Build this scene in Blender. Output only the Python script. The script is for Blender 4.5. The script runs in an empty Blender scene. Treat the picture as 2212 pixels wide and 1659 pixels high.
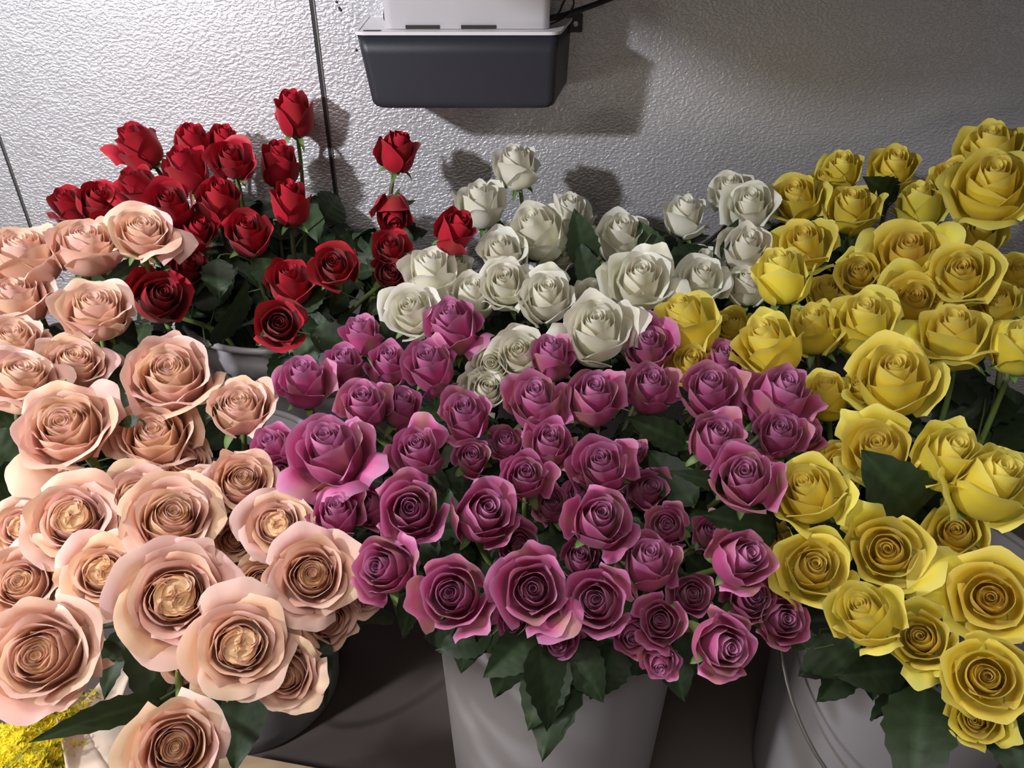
import bpy, math, random
import numpy as np
from mathutils import Vector, Matrix

# ---------------------------------------------------------------- camera frame
FPX, CX, CY = 1661.0, 1106.0, 829.5
PITCH = math.radians(32.3)
CAM = Vector((0, 0, 0.88))
FW = Vector((0, math.cos(PITCH), -math.sin(PITCH)))
UP = Vector((0, math.sin(PITCH), math.cos(PITCH)))
RT = Vector((1, 0, 0))
WALL_Y = 1.08

def ray(px, py):
    return FW + UP * ((CY - py) / FPX) + RT * ((px - CX) / FPX)
def at(px, py, t):
    return CAM + ray(px, py) * t
def at_y(px, py, y):
    r = ray(px, py); return CAM + r * (y / r.y)
def at_z(px, py, z):
    r = ray(px, py); return CAM + r * ((z - CAM.z) / r.z)

sc = bpy.context.scene
col = sc.collection
rnd = random.Random(11)

# ---------------------------------------------------------------- materials
def mat(name):
    m = bpy.data.materials.new(name); m.use_nodes = True
    nt = m.node_tree; nt.nodes.clear()
    out = nt.nodes.new('ShaderNodeOutputMaterial')
    return m, nt, out
def node(nt, t, **kw):
    n = nt.nodes.new(t)
    for k, v in kw.items():
        if k in n.inputs: n.inputs[k].default_value = v
        else: setattr(n, k, v)
    return n
def simple(name, rgb, rough=.5, metal=0.0, bump=0, scale=200, var=0.0, spec=.5):
    m, nt, out = mat(name)
    p = node(nt, 'ShaderNodeBsdfPrincipled', Roughness=rough, Metallic=metal)
    p.inputs['Base Color'].default_value = (*rgb, 1)
    p.inputs['Specular IOR Level'].default_value = spec
    nt.links.new(p.outputs[0], out.inputs[0])
    tc = node(nt, 'ShaderNodeTexCoord')
    if var:
        n = node(nt, 'ShaderNodeTexNoise', Scale=scale * .1, Detail=5.0)
        r = node(nt, 'ShaderNodeMapRange'); r.inputs['To Min'].default_value = 1 - var; r.inputs['To Max'].default_value = 1 + var
        mx = node(nt, 'ShaderNodeVectorMath', operation='SCALE'); mx.inputs[0].default_value = rgb
        nt.links.new(tc.outputs['Object'], n.inputs['Vector']); nt.links.new(n.outputs[0], r.inputs[0])
        nt.links.new(r.outputs[0], mx.inputs['Scale']); nt.links.new(mx.outputs[0], p.inputs['Base Color'])
    if bump:
        n = node(nt, 'ShaderNodeTexNoise', Scale=float(scale), Detail=3.0)
        b = node(nt, 'ShaderNodeBump', Strength=bump, Distance=.001)
        nt.links.new(tc.outputs['Object'], n.inputs['Vector']); nt.links.new(n.outputs[0], b.inputs['Height']); nt.links.new(b.outputs[0], p.inputs['Normal'])
    return m

def petal_material(name, rough, transl, sheen):
    m, nt, out = mat(name)
    a = node(nt, 'ShaderNodeAttribute', attribute_name='pigment')
    p = node(nt, 'ShaderNodeBsdfPrincipled', Roughness=rough)
    p.inputs['Specular IOR Level'].default_value = .3
    p.inputs['Sheen Weight'].default_value = sheen
    p.inputs['Sheen Roughness'].default_value = .4
    tr = node(nt, 'ShaderNodeBsdfTranslucent')
    mx = node(nt, 'ShaderNodeMixShader', Fac=transl)
    tc = node(nt, 'ShaderNodeTexCoord')
    n = node(nt, 'ShaderNodeTexNoise', Scale=260.0, Detail=4.0)
    b = node(nt, 'ShaderNodeBump', Strength=.25, Distance=.0006)
    nt.links.new(tc.outputs['Object'], n.inputs['Vector']); nt.links.new(n.outputs[0], b.inputs['Height'])
    nt.links.new(b.outputs[0], p.inputs['Normal'])
    nt.links.new(a.outputs['Color'], p.inputs['Base Color']); nt.links.new(a.outputs['Color'], tr.inputs['Color'])
    nt.links.new(p.outputs[0], mx.inputs[1]); nt.links.new(tr.outputs[0], mx.inputs[2]); nt.links.new(mx.outputs[0], out.inputs[0])
    return m

M = {}
M['red'] = petal_material('red_rose_petal', .5, .12, .12)
M['peach'] = petal_material('peach_rose_petal', .6, .32, .15)
M['white'] = petal_material('white_rose_petal', .6, .3, .1)
M['yellow'] = petal_material('yellow_rose_petal', .6, .3, .1)
M['purple'] = petal_material('mauve_rose_petal', .55, .24, .15)
M['stem'] = simple('rose_stem', (.16, .24, .06), .5, var=.35, scale=300)
M['redstem'] = simple('rose_stem_dark', (.10, .10, .045), .5, var=.35, scale=300)
M['bucket'] = simple('white_bucket_plastic', (.29, .275, .29), .42, var=.05, scale=40)
M['dark_plastic'] = simple('charcoal_plastic', (.026, .027, .036), .45, bump=.15, scale=900)
M['white_plastic'] = simple('off_white_plastic', (.80, .77, .78), .4, bump=.05, scale=400)
M['black_rubber'] = simple('black_rubber', (.012, .012, .014), .5)
M['hole'] = simple('dark_vent_inside', (.03, .025, .02), .8)
M['wire'] = simple('galvanised_wire', (.25, .24, .22), .45, .8)
M['bracket'] = simple('dark_steel_bracket', (.05, .05, .055), .45, .6)
M['bolt'] = simple('zinc_bolt', (.45, .45, .45), .35, .9)
M['floor'] = simple('brown_grey_board_floor', (.10, .078, .07), .7, bump=.3, scale=60, var=.25)
M['paper'] = simple('cream_wrapping_paper', (.80, .66, .54), .7, bump=.2, scale=90, var=.08)
M['carton'] = simple('kraft_board', (.50, .36, .23), .75, bump=.1, scale=120, var=.1)

def leaf_material():
    m, nt, out = mat('rose_leaf')
    a = node(nt, 'ShaderNodeAttribute', attribute_name='pigment')
    p = node(nt, 'ShaderNodeBsdfPrincipled', Roughness=.5)
    p.inputs['Specular IOR Level'].default_value = .28
    tr = node(nt, 'ShaderNodeBsdfTranslucent'); mx = node(nt, 'ShaderNodeMixShader', Fac=.12)
    tc = node(nt, 'ShaderNodeTexCoord'); n = node(nt, 'ShaderNodeTexNoise', Scale=180.0, Detail=3.0)
    b = node(nt, 'ShaderNodeBump', Strength=.3, Distance=.0008)
    nt.links.new(tc.outputs['Object'], n.inputs['Vector']); nt.links.new(n.outputs[0], b.inputs['Height']); nt.links.new(b.outputs[0], p.inputs['Normal'])
    nt.links.new(a.outputs['Color'], p.inputs['Base Color']); nt.links.new(a.outputs['Color'], tr.inputs['Color'])
    nt.links.new(p.outputs[0], mx.inputs[1]); nt.links.new(tr.outputs[0], mx.inputs[2]); nt.links.new(mx.outputs[0], out.inputs[0])
    return m
M['leaf'] = leaf_material()

def wall_material():
    m, nt, out = mat('stucco_embossed_aluminium')
    p = node(nt, 'ShaderNodeBsdfPrincipled', Roughness=.40, Metallic=.5)
    p.inputs['Base Color'].default_value = (.64, .625, .645, 1)
    tc = node(nt, 'ShaderNodeTexCoord')
    mp = node(nt, 'ShaderNodeMapping'); mp.inputs['Rotation'].default_value = (0, math.radians(-28), 0); mp.inputs['Scale'].default_value = (.75, 1, 1.25)
    w = node(nt, 'ShaderNodeTexNoise', Scale=60.0, Detail=2.0)
    add = node(nt, 'ShaderNodeVectorMath', operation='MULTIPLY_ADD'); add.inputs[1].default_value = (.006, .006, .006)
    v = node(nt, 'ShaderNodeTexNoise', Scale=255.0, Detail=1.5, Roughness=.5)
    v2 = node(nt, 'ShaderNodeTexNoise', Scale=6.0, Detail=2.0)
    cr = node(nt, 'ShaderNodeMapRange', interpolation_type='SMOOTHSTEP'); cr.inputs['From Min'].default_value = .38; cr.inputs['From Max'].default_value = .64
    b = node(nt, 'ShaderNodeBump', Strength=.55, Distance=.0010)
    b2 = node(nt, 'ShaderNodeBump', Strength=.4, Distance=.012)
    L = nt.links.new
    L(tc.outputs['Object'], mp.inputs['Vector']); L(mp.outputs[0], w.inputs['Vector']); L(w.outputs['Color'], add.inputs[0]); L(mp.outputs[0], add.inputs[2])
    L(add.outputs[0], v.inputs['Vector']); L(v.outputs[0], cr.inputs[0]); L(cr.outputs[0], b.inputs['Height'])
    L(tc.outputs['Object'], v2.inputs['Vector']); L(v2.outputs[0], b2.inputs['Height']); L(b2.outputs[0], b.inputs['Normal'])
    L(b.outputs[0], p.inputs['Normal']); L(p.outputs[0], out.inputs[0])
    return m
M['wall'] = wall_material()

# ---------------------------------------------------------------- mesh helpers
def mesh_np(name, V, F, m, cols=None, smooth=True):
    """V (n,3) array, F list/array of quads or tris"""
    me = bpy.data.meshes.new(name)
    V = np.asarray(V, dtype=np.float32)
    if isinstance(F, np.ndarray):
        k = F.shape[1]; nf = len(F)
        me.vertices.add(len(V)); me.vertices.foreach_set('co', V.ravel())
        me.loops.add(nf * k); me.loops.foreach_set('vertex_index', F.astype(np.int32).ravel())
        me.polygons.add(nf); me.polygons.foreach_set('loop_start', np.arange(nf, dtype=np.int32) * k)
        me.update(calc_edges=True)
    else:
        me.from_pydata(V.tolist(), [], F); me.update()
    if smooth: me.polygons.foreach_set('use_smooth', [True] * len(me.polygons))
    if cols is not None:
        a = me.color_attributes.new('pigment', 'FLOAT_COLOR', 'POINT')
        c = np.ones((len(V), 4), dtype=np.float32); c[:, :3] = cols
        a.data.foreach_set('color', c.ravel())
    me.materials.append(m)
    return me
def link(name, me, parent=None):
    o = bpy.data.objects.new(name, me); col.objects.link(o)
    if parent: o.parent = parent
    return o
def tag(o, label, cat, group=None):
    o['label'] = label; o['category'] = cat
    if group: o['group'] = group
def grid_faces(nu, nv, off=0):
    i, j = np.meshgrid(np.arange(nu - 1), np.arange(nv - 1), indexing='ij')
    a = i * nv + j
    return np.stack([a, a + 1, a + nv + 1, a + nv], -1).reshape(-1, 4) + off

def tube(points, radii, n=8, cap=True):
    P = [Vector(p) for p in points]; V = []; F = []
    t0 = (P[1] - P[0]).normalized()
    x = t0.orthogonal().normalized()
    for i, p in enumerate(P):
        t = (P[min(i + 1, len(P) - 1)] - P[max(i - 1, 0)]).normalized()
        x = (x - t * x.dot(t)).normalized(); y = t.cross(x)
        r = radii[i] if hasattr(radii, '__len__') else radii
        for k in range(n):
            a = 2 * math.pi * k / n
            V.append(tuple(p + (x * math.cos(a) + y * math.sin(a)) * r))
    for i in range(len(P) - 1):
        for k in range(n):
            F.append((i * n + k, i * n + (k + 1) % n, (i + 1) * n + (k + 1) % n, (i + 1) * n + k))
    if cap:
        F.append(tuple(range(n))[::-1]); F.append(tuple((len(P) - 1) * n + k for k in range(n)))
    return V, F
def bez(p0, p1, p2, p3, n):
    out = []
    for i in range(n):
        s = i / (n - 1); a = 1 - s
        out.append(p0 * a ** 3 + p1 * 3 * a * a * s + p2 * 3 * a * s * s + p3 * s ** 3)
    return out

# ---------------------------------------------------------------- rose bloom
NU, NV = 11, 15
GF = grid_faces(NU, NV)
_u = np.linspace(0, 1, NU)[:, None] * np.ones((1, NV))
_v = np.linspace(-1, 1, NV)[None, :] * np.ones((NU, 1))

def petal(R, H, phi, Rb, Rt, Ht, A, curl, rng, ruf=.03, tr=.2, sp=.08, roll=0.0, point=.06, cen=(0, 0), base=.12, sag=0.0, rim=.032):
    u, v = _u, _v
    av = np.abs(v)
    ue = u * (1 - tr * av ** 2.6)
    c = [(base * R, 0), (1.15 * Rb + .05 * R, -.02 * H), (Rb * 1.02, .55 * Ht), (Rt, Ht)]
    s = 1 - ue
    r = s ** 3 * c[0][0] + 3 * s * s * ue * c[1][0] + 3 * s * ue * ue * c[2][0] + ue ** 3 * c[3][0]
    z = s ** 3 * c[0][1] + 3 * s * s * ue * c[1][1] + 3 * s * ue * ue * c[2][1] + ue ** 3 * c[3][1]
    q = np.clip((u - .62) / .38, 0, 1)
    qm = q ** 2 * (1 - .35 * av ** 2)
    r = r + curl * R * qm
    z = z - curl * R * (.75 * q ** 3) - sag * R * q * q
    qq = np.clip((u - .86) / .14, 0, 1)
    r = r + rim * R * qq ** 1.5; z = z - rim * .3 * R * qq ** 2
    # side edges roll back and pinch the tip
    r = r + roll * R * av ** 4 * u ** 2
    z = z - roll * R * .5 * av ** 4 * u ** 3
    # small pointed apex
    pk = np.exp(-(v / .22) ** 2) * q ** 2
    z = z + point * R * pk * (1 if curl < .15 else .2); r = r + point * R * pk * (1.0 if curl > .1 else .2)
    # ruffles
    k1, k2 = rng.uniform(2.5, 5), rng.uniform(6, 10)
    p1, p2, p3 = rng.uniform(0, 6.28, 3)
    e = u ** 3
    r = r + ruf * R * e * (np.sin(k1 * v + p1) + .5 * np.sin(k2 * v + p2))
    z = z + ruf * R * e * (.8 * np.sin(k1 * v * 1.3 + p3) + .5 * np.sin(k2 * 1.2 * v + p1))
    # gentle creases along the length
    r = r + .012 * R * np.sin(5 * v + p2) * np.sin(3.1 * u)
    w = .42 + .58 * np.sin(np.clip(u * 1.25, 0, 1) * math.pi / 2) - .10 * np.clip(u - .8, 0, 1) / .2
    a = phi + A * v * w
    r = np.maximum(r * (1 + sp * v), .004 * R)
    x = r * np.cos(a) + cen[0] * R * (.3 + .7 * u); y = r * np.sin(a) + cen[1] * R * (.3 + .7 * u)
    return np.stack([x, y, z], -1).reshape(-1, 3)

def mixc(a, b, t):
    a = np.asarray(a); b = np.asarray(b); t = np.asarray(t)[..., None]
    return a * (1 - t) + b * t

# pigments (linear rgb): inner, outer face, edge, base
PIG = {
 'red':    dict(inner=(.36, .006, .016), outer=(.42, .010, .026), edge=(.46, .016, .035), base=(.30, .008, .012), green=(.30, .05, .03)),
 'peach':  dict(inner=(.91, .67, .42), outer=(.82, .52, .39), edge=(.85, .61, .49), base=(.86, .62, .38), green=(.72, .58, .32)),
 'white':  dict(inner=(.92, .84, .60), outer=(.92, .88, .76), edge=(.92, .90, .82), base=(.82, .76, .48), green=(.74, .76, .46)),
 'yellow': dict(inner=(.92, .74, .09), outer=(.91, .78, .08), edge=(.92, .84, .24), base=(.80, .76, .12), green=(.60, .62, .13)),
 'purple': dict(inner=(.50, .11, .27), outer=(.57, .085, .26), edge=(.64, .29, .50), base=(.58, .15, .20), green=(.46, .30, .14)),
}
def pigment(kind, f, rng, guard=False, warm=0.0):
    P = PIG[kind]
    u, v = _u.ravel(), _v.ravel()
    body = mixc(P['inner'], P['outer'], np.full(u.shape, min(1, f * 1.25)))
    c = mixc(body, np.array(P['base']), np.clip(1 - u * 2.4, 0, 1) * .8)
    e = np.clip(np.maximum((u - .8) / .2, (np.abs(v) - .86) / .14 * (u > .25)), 0, 1) ** 1.5
    c = mixc(c, np.array(P['edge']), e * .9)
    if guard:
        st = np.exp(-(v / .35) ** 2) * (.35 + .6 * rng.random()) * np.clip(1.25 - u * .9, 0, 1)
        if kind == 'purple':
            st = np.clip(st * .5 + .55 * rng.random() * np.clip(np.sin(4 * v + 7 * rng.random()), 0, 1), 0, 1)
        c = mixc(c, np.array(P['green']), np.clip(st, 0, .9))
    j = 1 + rng.uniform(-.06, .06)
    c = c * j
    if kind == 'peach': c = c * np.array([1, 1 + rng.uniform(-.06, .05), 1 + rng.uniform(-.1, .16)])
    if kind == 'yellow': c = c * np.array([1, 1 + warm * -.12, 1 - .2 * warm])
    return np.clip(c, 0, .92)

SPEC = {
 'red':    dict(H=2.05, n=14, ruf=.030, outer=5, guard=1, hA=1.4),
 'white':  dict(H=1.95, n=17, ruf=.035, outer=6, guard=2, hA=1.38),
 'yellow': dict(H=1.95, n=16, ruf=.030, outer=6, guard=2, hA=1.38),
 'purple': dict(H=2.1, n=15, ruf=.045, outer=5, guard=2, hA=1.38),
 'peach':  dict(H=1.5, n=29, ruf=.052, outer=8, guard=1, hA=1.2),
}

def build_bloom(kind, R, o, rng, style='c'):
    """returns inner mesh data and list of outer petal data (axis +Z, base at 0)"""
    S = SPEC[kind]; H = S['H'] * R * (1.05 - .25 * o)
    n = S['n']; phi = rng.uniform(0, 6.28)
    Vin, Cin, outs = [], [], []
    quart = style == 'q'
    # dome added under the whorls so gaps show petal colour instead of dark
    zc, rc = ((.80, .40) if style == 'q' else (.76, .34)) if kind == 'peach' else (.66, .30)
    rr_ = _u * rc * R; aa_ = _v * math.pi
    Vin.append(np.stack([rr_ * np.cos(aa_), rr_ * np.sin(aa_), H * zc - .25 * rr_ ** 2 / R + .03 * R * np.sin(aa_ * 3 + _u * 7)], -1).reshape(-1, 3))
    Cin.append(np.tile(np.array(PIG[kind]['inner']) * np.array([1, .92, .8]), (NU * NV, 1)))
    if quart:   # garden rose: folded quarters in the middle
        nq = rng.integers(3, 5); q0 = rng.uniform(0, 6.28)
        for k in range(nq):
            qa = q0 + 2 * math.pi * k / nq
            cx_, cy_ = .23 * math.cos(qa), .23 * math.sin(qa)
            for i in range(6):
                f = (i + .6) / 6
                rb = (.035 + .17 * f) * R
                P = petal(R, H, qa + math.pi + rng.uniform(-.5, .5) + (i % 2) * 2.2, rb, rb * .97, H * rng.uniform(.84, .91), 1.35, .02, rng, ruf=.012, tr=.12, sp=.1, cen=(cx_, cy_), base=.05, point=.02)
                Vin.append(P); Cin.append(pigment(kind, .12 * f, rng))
    for i in range(n):
        f = (i + .5) / n
        if quart and f < .30: continue
        phi += 2.39996 + rng.uniform(-.25, .25)
        Rb = R * (.075 + .82 * f ** (1.05 if kind == 'peach' else 1.22))
        op = o
        rt = (.62 + .22 * f) + (f ** 2.2) * (.06 + .40 * op)
        Rt_ = Rb * rt * (.94 if kind != 'peach' else 1)
        if kind == 'peach':
            Ht = H * (.80 + .30 * f - .22 * f * f * (1 + op))
            if quart: Ht = H * (.76 + .40 * f - .22 * f * f * (1 + op))
            if style == 'c': Ht = H * (.90 + .12 * f - .12 * f * f * (1 + op))
        else:
            Ht = H * (.93 + .10 * math.sin(f * 3) * (1 - .3 * op) - .10 * f * f - .20 * op * f ** 2)
        A = 2.1 * (1 - f) ** 1.5 + S['hA'] * (.85 if f > .5 else 1)
        curl = max(0, f - .55) * (.25 + .75 * op) * (.6 if kind in ('red', 'purple') else .8)
        is_out = i >= n - S['outer']
        if is_out: curl *= rng.uniform(.6, 1.5)
        roll = 0 if f < .5 else rng.uniform(.04, .16) * (f - .2)
        P = petal(R, H, phi, Rb, Rt_, Ht * rng.uniform(.97, 1.02), A, curl, rng, ruf=S['ruf'] * (.08 + 1.05 * f), tr=.10 + .14 * f, sp=.10 - .06 * f,
                  roll=roll, point=(.05 + .07 * f) * (.35 if kind == 'peach' else .8), base=.08 + .10 * f)
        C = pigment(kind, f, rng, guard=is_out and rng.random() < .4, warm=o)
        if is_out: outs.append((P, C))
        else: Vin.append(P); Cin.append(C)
    for g in range(S['guard']):
        phi += 2.39996 + rng.uniform(-.4, .4)
        drop = rng.uniform(.55, .85)
        P = petal(R, H, phi, R * .98, R * rng.uniform(.90, 1.04), H * drop, .78, rng.uniform(.04, .26) * (1.0 if kind != 'red' else .6), rng, ruf=S['ruf'] * 1.6, tr=.30, sp=.02,
                  roll=rng.uniform(.03, .12), point=.09, base=.16)
        outs.append((P, pigment(kind, 1, rng, guard=True, warm=0)))
    return np.concatenate(Vin), np.concatenate(Cin), outs, H

def to_mesh(name, V, C, m, ngrid):
    F = np.concatenate([GF + k * NU * NV for k in range(ngrid)])
    return mesh_np(name, V, F, m, C)

def build_calyx(R, rng, kind, droop):
    V, F, C = [], [], []
    prof = [(.03, -.16), (.10, -.13), (.17, -.06), (.19, .02), (.15, .08)]
    hs = .055 / max(.02, R) if False else 1
    n = 10
    hr = .0085 / .19 ; 
    for (r, z) in prof:
        for k in range(n):
            a = 2 * math.pi * k / n; V.append((r * hr * math.cos(a), r * hr * math.sin(a), z * .055)); C.append((.15, .25, .06))
    for i in range(len(prof) - 1):
        for k in range(n): F.append((i * n + k, i * n + (k + 1) % n, (i + 1) * n + (k + 1) % n, (i + 1) * n + k))
    for s in range(5):
        a = 2 * math.pi * s / 5 + rng.uniform(-.2, .2); ln = R * rng.uniform(.6, 1.0); w0 = .0055 * rng.uniform(.8, 1.1)
        dr = rng.uniform(-.2, .8) + droop
        o = len(V); m_ = 8
        d = Vector((math.cos(a), math.sin(a), 0)); t = Vector((-math.sin(a), math.cos(a), 0))
        p = d * .006 + Vector((0, 0, .000))
        ang = 0.15
        for i in range(m_):
            q = i / (m_ - 1)
            w = w0 * math.sin(math.pi * min(1, .18 + .55 * q) ) * (1 - q) ** .6 + .0003
            for k, sgn in enumerate((-1, 0, 1)):
                V.append(tuple(p + t * (w * sgn) + Vector((0, 0, .0015 * abs(sgn)))))
                C.append(tuple(np.array((.13, .21, .06)) * (1.2 if sgn == 0 else 1)))
            p = p + (d * math.cos(ang) + Vector((0, 0, math.sin(ang)))) * (ln / (m_ - 1))
            ang -= dr / m_ * 1.6
        for i in range(m_ - 1):
            for k in range(2):
                b = o + i * 3 + k; F.append((b, b + 1, b + 4, b + 3))
    return V, F, np.array(C)

def leaflet(L, W, rng, origin, d, nrm, fold=.25, bend=.5):
    """serrated ovate leaflet, grid 13 x 9"""
    nu, nv = 15, 9
    d = d.normalized(); side = d.cross(nrm).normalized(); nrm = side.cross(d).normalized()
    V, C = [], []
    g = rng.uniform(.75, 1.25)
    base = np.array((.021, .038, .015)) * g
    if rng.random() < .15: base = base * 1.7
    wav, ph = rng.uniform(.5, 1.5), rng.uniform(0, 6)
    for i in range(nu):
        u = i / (nu - 1)
        w = W * .5 * (math.sin(math.pi * min(1, u ** .80)) ** .85 + .0) * (1 - .25 * u)
        if i > 1 and i < nu - 1: w *= (1.07 if i % 2 else .95)
        an = bend * u
        for j in range(nv):
            v = j / (nv - 1) * 2 - 1
            x = L * (math.sin(an) / bend if bend else u)
            zz = -L * (1 - math.cos(an)) / bend if bend else 0
            off = abs(v) * w * fold + .05 * W * math.sin(5 * u * wav + ph) * abs(v) + .018 * W * math.sin(u * 34 - abs(v) * 5)
            p = origin + d * (x - .02 * L * abs(v)) + nrm * (zz + off) + side * (w * v)
            V.append(tuple(p))
            vein = 1.0 + (.55 if j == nv // 2 else 0) + .10 * math.sin(u * 34 - abs(v) * 5)
            C.append(tuple(base * vein))
    return V, grid_faces(nu, nv), C

def leaf_mesh(L, rng, origin, d, nrm, k=3):
    V, F, C = [], [], []
    d = d.normalized(); side = d.cross(nrm).normalized()
    spec = [(1.0, d, L * .42)]
    if k >= 3: spec += [(.8, (d * .45 + side * .9), L * .30), (.8, (d * .45 - side * .9), L * .30)]
    if k >= 5: spec += [(.65, (d * .3 + side), L * .1), (.65, (d * .3 - side), L * .1)]
    for s, dd, off in spec:
        o = origin + d * off
        nn = (nrm + Vector((rng.uniform(-.3, .3), rng.uniform(-.3, .3), 0))).normalized()
        v, f, c = leaflet(L * s * .85, L * s * .58, rng, o, dd, nn, rng.uniform(.1, .4), rng.uniform(.2, 1.1))
        F.append(f + len(V)); V += v; C += c
    # petiole
    pv, pf = tube([origin, origin + d * L * .2, origin + d * L * .42], .0009, 5, False)
    F.append(np.array(pf) + len(V)); V += pv; C += [(.10, .14, .05)] * len(pv)
    return V, np.concatenate(F), C
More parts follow.
